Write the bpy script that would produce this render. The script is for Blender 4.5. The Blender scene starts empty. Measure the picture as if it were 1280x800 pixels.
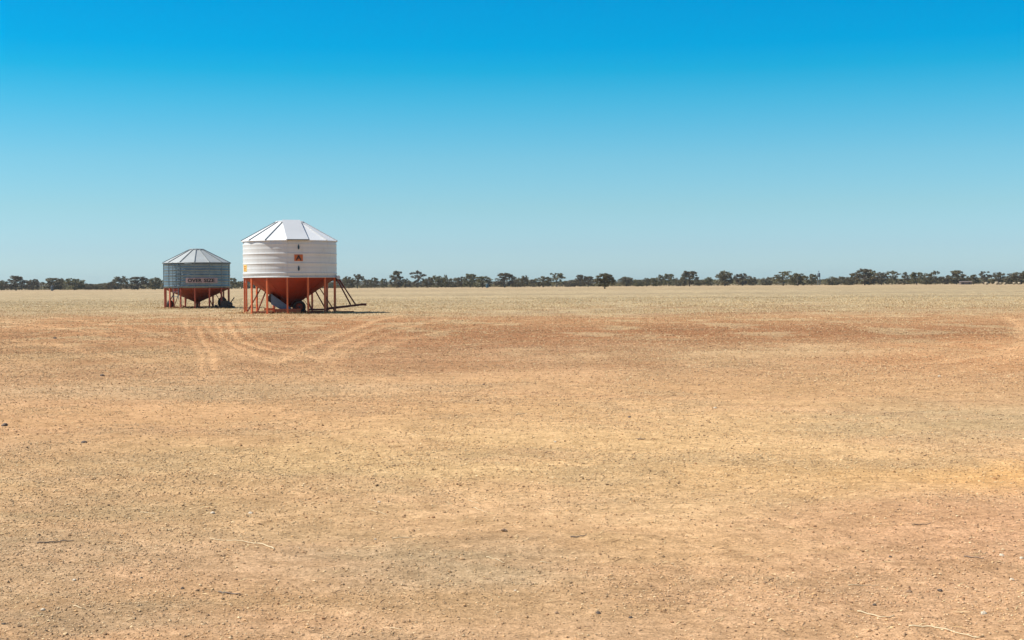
import bpy, math, random
import numpy as np
from mathutils import Vector, Matrix, Euler
R = math.radians
PI = math.pi
random.seed(7)
rng = np.random.default_rng(11)
S = bpy.context.scene
COL = S.collection

# ------------------------------------------------------------------ camera
CAM_H = 1.4
F = 1777.8                       # focal length in photo pixels (50 mm on 36 mm, 1280 wide)
PITCH = math.atan(44.0 / F)
ROLL = R(-0.357)
cam_d = bpy.data.cameras.new('camera')
cam_d.lens = 50; cam_d.sensor_width = 36
cam_d.clip_start = 0.1; cam_d.clip_end = 20000
cam = bpy.data.objects.new('camera', cam_d); COL.objects.link(cam)
CM = Matrix.Rotation(R(90) - PITCH, 3, 'X') @ Matrix.Rotation(ROLL, 3, 'Z')
cam.matrix_world = Matrix.Translation((0, 0, CAM_H)) @ CM.to_4x4()
S.camera = cam

# ------------------------------------------------------------------ sky, sun, exposure
SUN_EL = R(53); SUN_AZ = R(-91)          # azimuth clockwise from +Y: the sun stands to the left
S.view_settings.view_transform = 'Standard'
S.view_settings.look = 'None'
S.view_settings.exposure = 0.33
S.view_settings.gamma = 1.0
S.view_settings.use_curve_mapping = False
W = bpy.data.worlds.new('World'); S.world = W; W.use_nodes = True
wn = W.node_tree; wn.nodes.clear()
sky = wn.nodes.new('ShaderNodeTexSky'); sky.sky_type = 'NISHITA'; sky.sun_disc = False
sky.sun_elevation = SUN_EL; sky.sun_rotation = SUN_AZ
sky.air_density = 1.0; sky.dust_density = 0.6; sky.ozone_density = 1.2; sky.altitude = 150
geo = wn.nodes.new('ShaderNodeTexCoord')
sep = wn.nodes.new('ShaderNodeSeparateXYZ')
wn.links.new(geo.outputs['Generated'], sep.inputs[0])
# clear outback air with a deep polarised blue higher up: tint by elevation (world direction)
ramp = wn.nodes.new('ShaderNodeValToRGB')
mr = wn.nodes.new('ShaderNodeMapRange'); mr.inputs['From Min'].default_value = 0.0; mr.inputs['From Max'].default_value = 0.4
wn.links.new(sep.outputs['Z'], mr.inputs['Value']); wn.links.new(mr.outputs[0], ramp.inputs[0])
TINT = [(0.0, (0.63, 0.95, 1.34)), (0.0295, (0.62, 0.91, 1.28)), (0.0647, (0.55, 0.82, 1.16)), (0.1348, (0.4785, 0.7749, 0.9763)), (0.2185, (0.3592, 0.7637, 0.936)), (0.3153, (0.1481, 0.7379, 0.9299)), (0.3699, (0.0329, 0.6976, 0.9212)), (0.4106, (0.0028, 0.6669, 0.9604)), (0.4842, (0.0019, 0.6488, 0.9643)), (0.62, (0.02, 0.36, 0.6)), (1.0, (0.22, 0.4, 0.55))]
cr = ramp.color_ramp
while len(cr.elements) < len(TINT): cr.elements.new(0.5)
for e, (p, c) in zip(cr.elements, TINT):
    e.position = p
for e, (p, c) in zip(cr.elements, TINT):
    e.color = (*c, 1)
mul = wn.nodes.new('ShaderNodeMix'); mul.data_type = 'RGBA'; mul.blend_type = 'MULTIPLY'; mul.inputs[0].default_value = 1
wn.links.new(sky.outputs[0], mul.inputs[6]); wn.links.new(ramp.outputs[0], mul.inputs[7])
bg = wn.nodes.new('ShaderNodeBackground'); bg.inputs['Strength'].default_value = 0.113
wo = wn.nodes.new('ShaderNodeOutputWorld')
wn.links.new(mul.outputs[2], bg.inputs[0]); wn.links.new(bg.outputs[0], wo.inputs[0])
sl = bpy.data.lights.new('sun', 'SUN'); sl.energy = 5.0; sl.angle = R(0.53); sl.color = (1.0, 0.955, 0.88)
sun = bpy.data.objects.new('sun', sl); COL.objects.link(sun)
sdir = Vector((math.sin(SUN_AZ) * math.cos(SUN_EL), math.cos(SUN_AZ) * math.cos(SUN_EL), math.sin(SUN_EL)))
sun.rotation_euler = sdir.to_track_quat('Z', 'Y').to_euler(); sun.location = (-40, 0, 60)
S.render.engine = 'CYCLES'
S.cycles.volume_bounces = 0

# ------------------------------------------------------------------ measuring helpers
def ray(px, py):
    return CM @ Vector(((px - 640) / F, -(py - 400) / F, -1))
def hor(px):
    return 356.0 + (640 - px) * 0.00623
def ground_at(px, py):
    d = ray(px, py); t = CAM_H / -d.z
    return Vector((d.x * t, d.y * t, 0))
def column_at(px, Y):
    d = ray(px, hor(px)); return d.x * Y / d.y

# ------------------------------------------------------------------ object helpers
def tag(o, label=None, cat=None, group=None, kind=None):
    if label: o['label'] = label
    if cat: o['category'] = cat
    if group: o['group'] = group
    if kind: o['kind'] = kind
    return o
def empty(name, loc, rz=0):
    o = bpy.data.objects.new(name, None); COL.objects.link(o)
    o.location = loc; o.rotation_euler = (0, 0, rz); o.empty_display_size = 0.3
    return o
def link_mesh(name, me, mat, parent=None):
    o = bpy.data.objects.new(name, me); COL.objects.link(o)
    if mat: me.materials.append(mat)
    if parent: o.parent = parent
    return o
def np_mesh(name, V, Fc, smooth=False, colors=None):
    """V (n,3) array, Fc (m,k) index array, one face size"""
    me = bpy.data.meshes.new(name)
    V = np.asarray(V, np.float32); Fc = np.asarray(Fc, np.int32)
    n, k = Fc.shape
    me.vertices.add(len(V)); me.vertices.foreach_set('co', V.ravel())
    me.loops.add(n * k); me.loops.foreach_set('vertex_index', Fc.ravel())
    me.polygons.add(n)
    me.polygons.foreach_set('loop_start', np.arange(0, n * k, k, dtype=np.int32))
    me.polygons.foreach_set('loop_total', np.full(n, k, np.int32))
    me.polygons.foreach_set('use_smooth', np.full(n, smooth))
    me.update(calc_edges=True)
    if colors is not None:
        a = me.color_attributes.new('tone', 'FLOAT_COLOR', 'POINT')
        c = np.ones((len(V), 4), np.float32); c[:, :3] = colors
        a.data.foreach_set('color', c.ravel())
    return me

class MB:
    def __init__(s): s.v = []; s.f = []; s.sm = []
    def add(s, vs, fs, smooth=False):
        b = len(s.v); s.v += [tuple(v) for v in vs]; s.f += [tuple(i + b for i in f) for f in fs]
        s.sm += [smooth] * len(fs); return s
    def box(s, c, size, M=None):
        x, y, z = [q / 2 for q in size]
        vs = [Vector((sx * x, sy * y, sz * z)) for sx in (-1, 1) for sy in (-1, 1) for sz in (-1, 1)]
        if M is not None: vs = [M @ v for v in vs]
        vs = [v + Vector(c) for v in vs]
        return s.add(vs, [(0, 1, 3, 2), (4, 6, 7, 5), (0, 4, 5, 1), (2, 3, 7, 6), (0, 2, 6, 4), (1, 5, 7, 3)])
    def beam(s, a, b, w, h=None):
        a = Vector(a); b = Vector(b); h = h or w
        d = (b - a); L = d.length; q = d.to_track_quat('Z', 'Y').to_matrix()
        return s.box((a + b) / 2, (w, h, L), q)
    def tube(s, pts, rad, n=8, caps=True, smooth=True):
        pts = [Vector(p) for p in pts]
        if not hasattr(rad, '__len__'): rad = [rad] * len(pts)
        vs = []; fs = []
        ref = None
        for i, p in enumerate(pts):
            d = (pts[min(i + 1, len(pts) - 1)] - pts[max(i - 1, 0)]).normalized()
            if ref is None:
                ref = Vector((0, 0, 1)) if abs(d.z) < .9 else Vector((1, 0, 0))
            u = d.cross(ref).normalized(); w = d.cross(u)
            ref = -w.cross(d).cross(d) if False else ref
            for k in range(n):
                a = 2 * PI * k / n
                vs.append(p + (u * math.cos(a) + w * math.sin(a)) * rad[i])
        for i in range(len(pts) - 1):
            for k in range(n):
                k2 = (k + 1) % n
                fs.append((i * n + k, i * n + k2, (i + 1) * n + k2, (i + 1) * n + k))
        s.add(vs, fs, smooth)
        if caps:
            b = len(s.v) - len(vs)
            s.f.append(tuple(b + k for k in range(n))[::-1]); s.sm.append(False)
            s.f.append(tuple(b + (len(pts) - 1) * n + k for k in range(n))); s.sm.append(False)
        return s
    def lathe(s, prof, n=64, c=(0, 0, 0), smooth=True, closed=False, off=0.0, M=None):
        vs = []; fs = []
        for (r, z) in prof:
            for k in range(n):
                a = off + 2 * PI * k / n
                v = Vector((r * math.sin(a), -r * math.cos(a), z))
                if M is not None: v = M @ v
                vs.append(v + Vector(c))
        m = len(prof)
        for i in range(m - 1 + (1 if closed else 0)):
            j = (i + 1) % m
            for k in range(n):
                k2 = (k + 1) % n
                fs.append((i * n + k, i * n + k2, j * n + k2, j * n + k))
        return s.add(vs, fs, smooth)
    def build(s, name, mat, parent=None):
        me = bpy.data.meshes.new(name); me.from_pydata(s.v, [], s.f); me.update()
        me.polygons.foreach_set('use_smooth', s.sm)
        return link_mesh(name, me, mat, parent)

# ------------------------------------------------------------------ noise (numpy)
def _h(ix, iy, seed):
    n = (ix.astype(np.int64) * 374761393 + iy.astype(np.int64) * 668265263 + seed * 974634777) & 0xffffffff
    n = ((n ^ (n >> 13)) * 1274126177) & 0xffffffff
    return ((n ^ (n >> 16)) & 0xffff) / 65535.0
def vnoise(x, y, seed=0):
    ix = np.floor(x); iy = np.floor(y); fx = x - ix; fy = y - iy
    fx = fx * fx * (3 - 2 * fx); fy = fy * fy * (3 - 2 * fy)
    ix = ix.astype(np.int64); iy = iy.astype(np.int64)
    a = _h(ix, iy, seed); b = _h(ix + 1, iy, seed); c = _h(ix, iy + 1, seed); d = _h(ix + 1, iy + 1, seed)
    return (a * (1 - fx) + b * fx) * (1 - fy) + (c * (1 - fx) + d * fx) * fy
def fbm(x, y, o=4, seed=0, g=0.5):
    t = 0; a = 1; tot = 0
    for i in range(o):
        t = t + a * vnoise(x * 2 ** i + 17.3 * i, y * 2 ** i + 5.1 * i, seed + i); tot += a; a *= g
    return t / tot
def sstep(a, b, x):
    t = np.clip((x - a) / (b - a), 0, 1); return t * t * (3 - 2 * t)
def lin(c):
    c = np.asarray(c, float) / 255.0
    return np.where(c <= .04045, c / 12.92, ((c + .055) / 1.055) ** 2.4)

# ------------------------------------------------------------------ materials
def new_mat(name):
    m = bpy.data.materials.new(name); m.use_nodes = True
    nt = m.node_tree; b = nt.nodes['Principled BSDF']; return m, nt, b
def noise_node(nt, scale, detail=4, rough=.55, coord='Object', stretch=None):
    tc = nt.nodes.new('ShaderNodeTexCoord'); n = nt.nodes.new('ShaderNodeTexNoise')
    n.inputs['Scale'].default_value = scale; n.inputs['Detail'].default_value = detail; n.inputs['Roughness'].default_value = rough
    if stretch:
        mp = nt.nodes.new('ShaderNodeMapping'); mp.inputs['Scale'].default_value = stretch
        nt.links.new(tc.outputs[coord], mp.inputs[0]); nt.links.new(mp.outputs[0], n.inputs['Vector'])
    else: nt.links.new(tc.outputs[coord], n.inputs['Vector'])
    return n
def ramp_node(nt, src, stops):
    r = nt.nodes.new('ShaderNodeValToRGB'); c = r.color_ramp
    while len(c.elements) < len(stops): c.elements.new(.5)
    for e, (p, col) in zip(c.elements, stops): e.position = p
    for e, (p, col) in zip(c.elements, stops): e.color = (*col, 1) if len(col) == 3 else col
    nt.links.new(src, r.inputs[0]); return r
def mix_node(nt, a, b, fac, mode='MIX'):
    m = nt.nodes.new('ShaderNodeMix'); m.data_type = 'RGBA'; m.blend_type = mode
    for sck, val in ((6, a), (7, b), (0, fac)):
        if isinstance(val, (int, float)): m.inputs[sck].default_value = val
        elif isinstance(val, (tuple, list)): m.inputs[sck].default_value = (*val, 1)
        else: nt.links.new(val, m.inputs[sck])
    return m.outputs[2]
def weathered(name, base, alt, rough=.5, metal=0, scale=3, stretch=(1, 1, 1), lo=.35, hi=.7, bump=0.0, dirt=None):
    m, nt, b = new_mat(name)
    n = noise_node(nt, scale, 6, .62, stretch=stretch)
    r = ramp_node(nt, n.outputs[0], [(lo, base), (hi, alt)])
    col = r.outputs[0]
    if dirt:
        n2 = noise_node(nt, scale * 6, 5, .7, stretch=(1, 1, .25))
        r2 = ramp_node(nt, n2.outputs[0], [(.52, (0, 0, 0)), (.78, (1, 1, 1))])
        col = mix_node(nt, col, dirt, r2.outputs[0])
    nt.links.new(col, b.inputs['Base Color'])
    b.inputs['Roughness'].default_value = rough; b.inputs['Metallic'].default_value = metal
    return m
M_WHITE = weathered('white_painted_steel', (.69, .70, .69), (.63, .635, .62), .42, 0, 1.1, (1, 1, .35), .4, .75, dirt=(.58, .57, .54))
M_WROOF = weathered('white_roof_sheet', (.82, .82, .81), (.75, .75, .74), .38, 0, .8)
M_LID = weathered('shade_toned_lid_sheet', (.56, .57, .58), (.50, .51, .52), .4, 0, .8)  # greyer than the roof sheet: shade of the steeper lid put into its colour
M_GALV = weathered('galvanised_sheet', (.215, .27, .295), (.155, .205, .235), .40, .5, 2.2, (1, 1, .6), .35, .65, dirt=(.26, .29, .29))
M_GROOF = weathered('galvanised_roof', (.47, .49, .475), (.39, .41, .40), .5, .2, 1.6)
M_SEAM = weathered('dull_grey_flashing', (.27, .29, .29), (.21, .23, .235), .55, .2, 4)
M_ORANGE = weathered('orange_painted_steel', (.74, .17, .05), (.66, .14, .045), .5, 0, 3, (1, 1, .5), dirt=(.30, .07, .03))
M_RUST = weathered('dull_red_painted_steel', (.35, .045, .018), (.27, .038, .016), .6, 0, 3, (1, 1, .4), dirt=(.20, .06, .035))
M_LEG2 = weathered('chalky_red_painted_steel', (.50, .10, .05), (.40, .08, .045), .6, 0, 3, (1, 1, .4), dirt=(.30, .10, .06))
M_RUST2 = weathered('faded_red_painted_steel', (.26, .045, .022), (.18, .038, .022), .65, 0, 4, (1, 1, .4), dirt=(.24, .11, .07))
M_CHUTE = weathered('blue_grey_painted_sheet', (.16, .21, .27), (.11, .15, .21), .5, .1, 4)
M_RUBBER = weathered('dusty_black_rubber', (.03, .028, .026), (.06, .05, .04), .85, 0, 9)
M_DARK = weathered('dark_greasy_metal', (.035, .033, .035), (.06, .05, .05), .6, .3, 8)
M_DARKSTEEL = weathered('brown_steel_tube', (.20, .055, .03), (.13, .045, .03), .6, 0, 8)
M_SIGNO = weathered('orange_sticker', (.62, .15, .03), (.55, .14, .04), .5, 0, 12)
M_SIGNY = weathered('yellow_sticker', (.82, .58, .14), (.76, .54, .16), .5, 0, 12)
M_BLACK = weathered('black_paint', (.018, .017, .017), (.03, .028, .028), .55, 0, 10)
M_BOARD = weathered('faded_pink_board', (.46, .31, .30), (.36, .27, .27), .6, 0, 5)
M_PORT = weathered('dark_sight_window', (.02, .06, .10), (.015, .03, .05), .15, 0, 5)
M_BARK = weathered('grey_brown_bark', (.12, .095, .07), (.20, .165, .13), .9, 0, 5)
M_HAY = weathered('cream_hay', (.46, .37, .25), (.36, .28, .18), .95, 0, 6)
M_BLUE = weathered('blue_tank_plastic', (.03, .09, .13), (.04, .08, .11), .5, 0, 3)
M_BLUEGREY = weathered('blue_grey_tank', (.085, .11, .13), (.07, .09, .11), .6, 0, 3)
M_STRAW = weathered('pale_straw', (.74, .60, .38), (.60, .46, .27), .8, 0, 30)
M_TWIG = weathered('dark_grey_twig', (.17, .13, .095), (.26, .20, .15), .9, 0, 30)
M_SHED = weathered('faded_pink_shed_cladding', (.20, .15, .13), (.16, .12, .10), .7, 0, 2)
def leaf_mat(name, a, b_, c):
    m, nt, b = new_mat(name)
    oi = nt.nodes.new('ShaderNodeObjectInfo')
    n = noise_node(nt, .55, 3, .6)
    r = ramp_node(nt, n.outputs[0], [(.3, a), (.5, b_), (.72, c)])
    hs = nt.nodes.new('ShaderNodeHueSaturation')
    mr_ = nt.nodes.new('ShaderNodeMapRange'); mr_.inputs['To Min'].default_value = .8; mr_.inputs['To Max'].default_value = 1.25
    nt.links.new(oi.outputs['Random'], mr_.inputs[0]); nt.links.new(mr_.outputs[0], hs.inputs['Value'])
    mr2 = nt.nodes.new('ShaderNodeMapRange'); mr2.inputs['To Min'].default_value = .475; mr2.inputs['To Max'].default_value = .515
    nt.links.new(oi.outputs['Random'], mr2.inputs[0]); nt.links.new(mr2.outputs[0], hs.inputs['Hue'])
    nt.links.new(r.outputs[0], hs.inputs['Color']); nt.links.new(hs.outputs[0], b.inputs['Base Color'])
    b.inputs['Roughness'].default_value = .6
    return m
M_LEAF = leaf_mat('gum_leaves', (.055, .050, .012), (.11, .092, .024), (.18, .135, .042))
M_LEAF2 = leaf_mat('grey_green_leaves', (.075, .070, .026), (.115, .098, .038), (.17, .135, .058))

# ------------------------------------------------------------------ ground
def uv_of(px, py):
    g = ground_at(px, py); return g.x / g.y, 1.0 / g.y
# soil patches that lie on this particular paddock: (photo column, row) of centre, half sizes, colour, strength
PATCH = [
    # px, py, rx, ry, colour, strength
    (640, 371, 2600, 13, (170, 155, 122), 1.6),       # straw-covered paddock far out
    (240, 374, 420, 14, (184, 162, 126), .6),
    (860, 402, 480, 9, (184, 134, 90), 1.2),
    (900, 414, 520, 7, (164, 114, 76), 1.9),
    (200, 398, 260, 6, (192, 140, 94), 1.0),
    (560, 434, 240, 7, (172, 122, 84), 1.5),
    (330, 424, 260, 9, (180, 132, 90), 1.1),       # bare red earth beyond
    (1180, 398, 260, 14, (186, 146, 104), .6),
    (560, 414, 330, 16, (186, 140, 98), .8),
    (360, 405, 190, 6, (176, 116, 70), 1.2),
    (120, 415, 200, 9, (200, 148, 100), .6),
    (760, 418, 420, 9, (168, 116, 76), 1.6),
    (850, 437, 260, 6, (212, 180, 136), 1.3),
    (700, 452, 260, 7, (186, 140, 98), .8),
    (640, 389, 1200, 8, (180, 160, 124), 1.0),
    (1060, 418, 260, 7, (164, 116, 78), 1.0),
    (610, 447, 200, 14, (184, 136, 96), .9),
    (1240, 438, 170, 22, (198, 142, 94), 1.2),
    (830, 449, 190, 8, (204, 176, 132), .6),
    (120, 440, 200, 14, (196, 158, 112), .5),
    (240, 487, 280, 8, (192, 166, 128), .55),
    (300, 520, 400, 22, (211, 165, 116), .6),
    (800, 490, 500, 22, (212, 167, 118), .6),
    (820, 555, 360, 46, (228, 188, 134), 1.3),
    (560, 570, 360, 34, (218, 180, 126), .6),
    (420, 590, 260, 24, (203, 173, 124), .55),
    (1190, 527, 170, 22, (190, 167, 127), .85),      # grey gravel wash on the right
    (1150, 592, 260, 16, (226, 180, 120), .7),      # ochre streak
    (1290, 596, 130, 14, (232, 174, 100), .7),
    (1200, 665, 230, 40, (212, 164, 124), 1.3),
    (880, 660, 260, 60, (216, 176, 124), .7),
    (1100, 740, 300, 50, (212, 168, 126), 1.2),
    (100, 610, 260, 30, (207, 172, 124), .6),
    (60, 700, 260, 50, (196, 164, 122), .6),
    (560, 705, 150, 26, (180, 160, 124), 1.2),
    (330, 715, 330, 22, (208, 168, 128), 1.0),
    (230, 690, 300, 16, (204, 166, 126), .8),
    (640, 785, 420, 20, (214, 172, 130), 1.0),
    (700, 640, 380, 24, (222, 184, 136), 1.0),
    (660, 770, 240, 40, (198, 163, 118), .6),
    (360, 660, 300, 24, (211, 169, 120), .6),
    (300, 740, 200, 30, (202, 164, 118), .5),
    (130, 770, 120, 14, (172, 150, 116), 1.0),
    (30, 680, 90, 16, (176, 154, 120), 1.0),
    (160, 640, 160, 14, (182, 156, 116), .8),
    (340, 665, 220, 10, (186, 160, 122), .7),
    (1190, 640, 150, 18, (208, 158, 114), .8),
]
PATCH = [(*uv_of(p[0], p[1]), p[2] / F, p[3] / (F * CAM_H), lin(p[4]), p[5]) for p in PATCH]
TRACKS = [  # wheel tracks left near the bins: photo points, half width in metres, strength
    ([(284, 402), (288, 415), (300, 427), (330, 436), (362, 441), (400, 448)], .11, 1.0),
    ([(270, 404), (276, 420), (290, 432), (322, 444), (350, 450)], .10, .9),
    ([(246, 408), (252, 425), (262, 440), (266, 462)], .09, .9),
    ([(256, 404), (270, 424), (310, 440)], .09, .6),
    ([(500, 394), (470, 400), (440, 412), (400, 424), (365, 440), (340, 455)], .17, 1.0),
    ([(500, 404), (470, 410), (440, 422), (412, 434), (396, 452)], .16, .85),
    ([(1256, 396), (1272, 404), (1279, 415), (1274, 430), (1240, 441), (1180, 450), (1120, 456)], .22, 1.0),
    ([(1290, 432), (1250, 450), (1170, 466), (1080, 474)], .3, .6),
    ([(0, 424), (60, 430), (130, 445)], .3, .6),
    ([(0, 402), (90, 412), (190, 426), (280, 440), (345, 450)], .2, .6),
    ([(60, 396), (150, 408), (240, 424), (320, 446), (400, 466)], .18, .55),
    ([(296, 400), (304, 414), (330, 428), (380, 436), (440, 440)], .11, .7),
    ([(230, 402), (236, 420), (250, 440), (250, 470)], .09, .6),
    ([(560, 398), (500, 412), (450, 428), (420, 446), (400, 470)], .15, .55),
    ([(640, 404), (560, 412), (500, 424), (470, 440)], .2, .5),
    ([(60, 392), (160, 400), (260, 398)], .5, -.6),
    ([(700, 425), (900, 421), (1040, 423)], .3, .3),
]
TRK = []
for pts, w, s_ in TRACKS:
    g = [ground_at(*p) for p in pts]
    # densify
    q = []
    for a, b in zip(g[:-1], g[1:]):
        for t in np.linspace(0, 1, 12, endpoint=False): q.append(a.lerp(b, float(t)))
    q.append(g[-1])
    q = np.array([(p.x, p.y) for p in q])
    for _ in range(4): q[1:-1] = (q[:-2] + q[1:-1] * 2 + q[2:]) / 4
    TRK.append((q, w, s_))
def track_mask(x, y):
    m = np.zeros_like(x)
    for q, w, s_ in TRK:
        sel = np.where((x > q[:, 0].min() - 3) & (x < q[:, 0].max() + 3) & (y > q[:, 1].min() - 3) & (y < q[:, 1].max() + 3))[0]
        if len(sel) == 0: continue
        P = np.stack([x[sel], y[sel]], 1); best = np.full(len(sel), 1e9)
        for a, b in zip(q[:-1], q[1:]):
            d = b - a; L = (d @ d) + 1e-9
            t = np.clip(((P - a) @ d) / L, 0, 1)
            c = a + t[:, None] * d
            best = np.minimum(best, ((P - c) ** 2).sum(1))
        k = np.exp(-best / (w * w * 1.3)) * s_
        m[sel] = np.where(np.abs(k) > np.abs(m[sel]), k, m[sel])
    return m
def height(x, y):
    d = np.sqrt(x * x + y * y)
    h = (fbm(x * .9, y * .9, 4, 3) - .5) * .045
    h += (fbm(x * 3.2 + 2, y * 3.2, 4, 9, .6) - .5) * .028
    # shallow curved drag marks from harrow and tyres across the foreground
    wob = fbm(x * .25, y * .25, 3, 21) * 7
    ph = (y * .93 - x * .32) + wob * .5
    h += np.sin(ph * 7.0) * .004 * sstep(.45, .7, fbm(x * .3 + 9, y * .3, 2, 31))
    h += np.sin((y - .12 * x + wob * .3) * 2.2) * .008
    x1 = np.atleast_1d(np.asarray(x, float)); y1 = np.atleast_1d(np.asarray(y, float))
    h = h - .03 * np.clip(track_mask(x1, y1), 0, 1)
    far = np.exp(-np.maximum(d - 60, 0) / 90)
    return h * (.35 + .65 * far)
def soil_color(x, y):
    n1 = fbm(x * .35, y * .18, 4, 41); n2 = fbm(x * 1.2, y * .8, 4, 51)
    ysafe = np.maximum(y, 1.5)
    u = x / ysafe; v = 1 / ysafe
    du = (fbm(u * 9, v * 400, 4, 61) - .5) * .10
    dv = (fbm(u * 14 + 3, v * 160, 4, 71) - .5) * .35
    base = lin((206, 164, 120))
    acc = np.tile(base, (len(x), 1)) * .35; wt = np.full(len(x), .35)
    for cu, cv, ru, rv, c, s_ in PATCH:
        e = ((u + du - cu) / ru) ** 2 + ((v * (1 + dv * .25) - cv) / rv) ** 2
        w = s_ * np.exp(-e * 1.15) * 1.2
        w = w * (.65 + .7 * n2)
        acc += w[:, None] * c; wt += w
    col = acc / wt[:, None]
    # fine streaks of straw and red earth in the middle distance
    far = sstep(18, 45, y)
    bnd = fbm(x * .012 + 3, y * .05, 4, 171, .6) - .5
    col = col * (1 + bnd[:, None] * .60 * sstep(40, 90, y)[:, None])
    st = fbm(x * .55 + 20, y * .33, 5, 81, .65)
    st = sstep(.52, .64, st)[:, None]
    col = col * (1 - st * .48 * far[:, None]) + lin((212, 188, 144)) * st * .48 * far[:, None]
    rd = sstep(.52, .70, fbm(x * .4 + 70, y * .25, 5, 91, .6))[:, None] * (sstep(14, 30, y) * (1 - sstep(70, 110, y)))[:, None]
    col = col * (1 - rd * .50) + lin((168, 120, 80)) * rd * .50
    # foreground mottling: grey gravelly crust and pinkish clay
    near = 1 - sstep(16, 30, y)
    g = sstep(.53, .70, fbm(x * .9 + y * .3 + 5, y * 1.1 - x * .35, 5, 101, .62)) * near
    col = col * (1 - g[:, None] * .20) + lin((168, 150, 118)) * g[:, None] * .20
    p = sstep(.52, .7, fbm(x * .7 + 40, y * 1.4 + x * .3, 4, 111, .6)) * near
    col = col * (1 - p[:, None] * .25) + lin((216, 168, 124)) * p[:, None] * .25
    tm = track_mask(x, y)
    tp = np.clip(tm, 0, 1)[:, None] * .6; tn = np.clip(-tm, 0, 1)[:, None] * .5
    col = col * (1 - tp) + lin((230, 184, 134)) * tp
    col = col * (1 - tn) + lin((182, 122, 76)) * tn
    col = col * (.93 + .14 * n1[:, None])
    grey = col.mean(1, keepdims=True)
    col = col + (grey - col) * .02
    return col, g
ALB = np.array((0.83, 0.845, 0.90))    # photo brightness -> albedo
def build_ground():
    rows = [1.0]
    while rows[-1] < 70: rows.append(rows[-1] * 1.0065)
    while rows[-1] < 2600: rows.append(rows[-1] * 1.02)
    rows = np.array(rows)
    fine = np.linspace(-24, 24, 700)
    left = np.array([-180, -150, -120, -95, -75, -60, -48, -40, -34, -30, -27, -25])
    ang = np.concatenate([left, fine, -left[::-1][:-1]])
    a = np.radians(ang); na = len(a); nr = len(rows)
    RR, AA = np.meshgrid(rows, a, indexing='ij')
    x = (RR * np.sin(AA)).ravel(); y = (RR * np.cos(AA)).ravel()
    z = height(x, y)
    V = np.stack([x, y, z], 1)
    i = np.arange(nr - 1)[:, None] * na; k = np.arange(na)[None, :]; k2 = (k + 1) % na
    Fc = np.stack([i + k, i + k2, i + na + k2, i + na + k], -1).reshape(-1, 4)
    # centre fan closed with a last vertex
    c = len(V); V = np.vstack([V, [0, 0, 0]])
    kk = np.arange(na)
    tri = np.stack([np.full(na, c), (kk + 1) % na, kk, kk], 1)
    col, g = soil_color(V[:, 0], V[:, 1])
    me = bpy.data.meshes.new('ground')
    nq = len(Fc); nt_ = na
    me.vertices.add(len(V)); me.vertices.foreach_set('co', V.astype(np.float32).ravel())
    me.loops.add(nq * 4 + nt_ * 3)
    me.loops.foreach_set('vertex_index', np.concatenate([Fc[:, ::-1].ravel(), tri[:, :3].ravel()]).astype(np.int32))
    me.polygons.add(nq + nt_)
    ls = np.concatenate([np.arange(nq) * 4, nq * 4 + np.arange(nt_) * 3]).astype(np.int32)
    me.polygons.foreach_set('loop_start', ls)
    me.polygons.foreach_set('loop_total', np.concatenate([np.full(nq, 4), np.full(nt_, 3)]).astype(np.int32))
    me.polygons.foreach_set('use_smooth', np.full(nq + nt_, True))
    me.update(calc_edges=True)
    at = me.color_attributes.new('soil', 'FLOAT_COLOR', 'POINT')
    cc = np.ones((len(V), 4), np.float32); cc[:, :3] = np.clip(col * ALB, 0, 1)
    at.data.foreach_set('color', cc.ravel())
    m, nt, b = new_mat('dry_earth')
    ca = nt.nodes.new('ShaderNodeAttribute'); ca.attribute_name = 'soil'
    cur = ca.outputs['Color']
    def vary(scale, lo, hi, a_, b_, detail=5, rough=.6, stretch=None):
        nonlocal cur
        n = noise_node(nt, scale, detail, rough, stretch=stretch)
        r = ramp_node(nt, n.outputs[0], [(lo, (a_, a_ * .985, a_ * .95)), (hi, (b_, b_, b_))])
        cur = mix_node(nt, cur, r.outputs[0], 1.0, 'MULTIPLY')
        return n
    vary(.35, .36, .64, .93, 1.08, 6, .65)
    vary(2.3, .36, .64, .88, 1.12, 6, .7)
    vary(6.5, .38, .62, .88, 1.12, 5, .7)
    n3 = vary(16, .38, .62, .85, 1.15, 5, .75)
    n4 = vary(50, .40, .60, .78, 1.22, 5, .8)
    # small stone-coloured grains
    tc = nt.nodes.new('ShaderNodeTexCoord')
    vor = nt.nodes.new('ShaderNodeTexVoronoi'); vor.inputs['Scale'].default_value = 55; vor.inputs['Randomness'].default_value = 1
    nt.links.new(tc.outputs['Object'], vor.inputs['Vector'])
    rg = ramp_node(nt, vor.outputs['Distance'], [(.18, (1, 1, 1)), (.34, (0, 0, 0))])
    sp = nt.nodes.new('ShaderNodeSeparateColor'); nt.links.new(vor.outputs['Color'], sp.inputs[0])
    rl = ramp_node(nt, sp.outputs[0], [(.0, (.40, .38, .36)), (.14, (.62, .60, .57)), (.18, (1, 1, 1)), (.80, (1, 1, 1)), (.86, (1.0, 1.0, 1.0))])
    cur = mix_node(nt, cur, mix_node(nt, cur, rl.outputs[0], 1.0, 'MULTIPLY'), rg.outputs[0])
    nt.links.new(cur, b.inputs['Base Color'])
    b.inputs['Roughness'].default_value = .95
    b.inputs['Specular IOR Level'].default_value = .1
    bp = nt.nodes.new('ShaderNodeBump'); bp.inputs['Strength'].default_value = .8; bp.inputs['Distance'].default_value = .02
    nt.links.new(n3.outputs[0], bp.inputs['Height'])
    bp2 = nt.nodes.new('ShaderNodeBump'); bp2.inputs['Strength'].default_value = .9; bp2.inputs['Distance'].default_value = .006
    nt.links.new(n4.outputs[0], bp2.inputs['Height']); nt.links.new(bp.outputs[0], bp2.inputs['Normal'])
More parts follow.
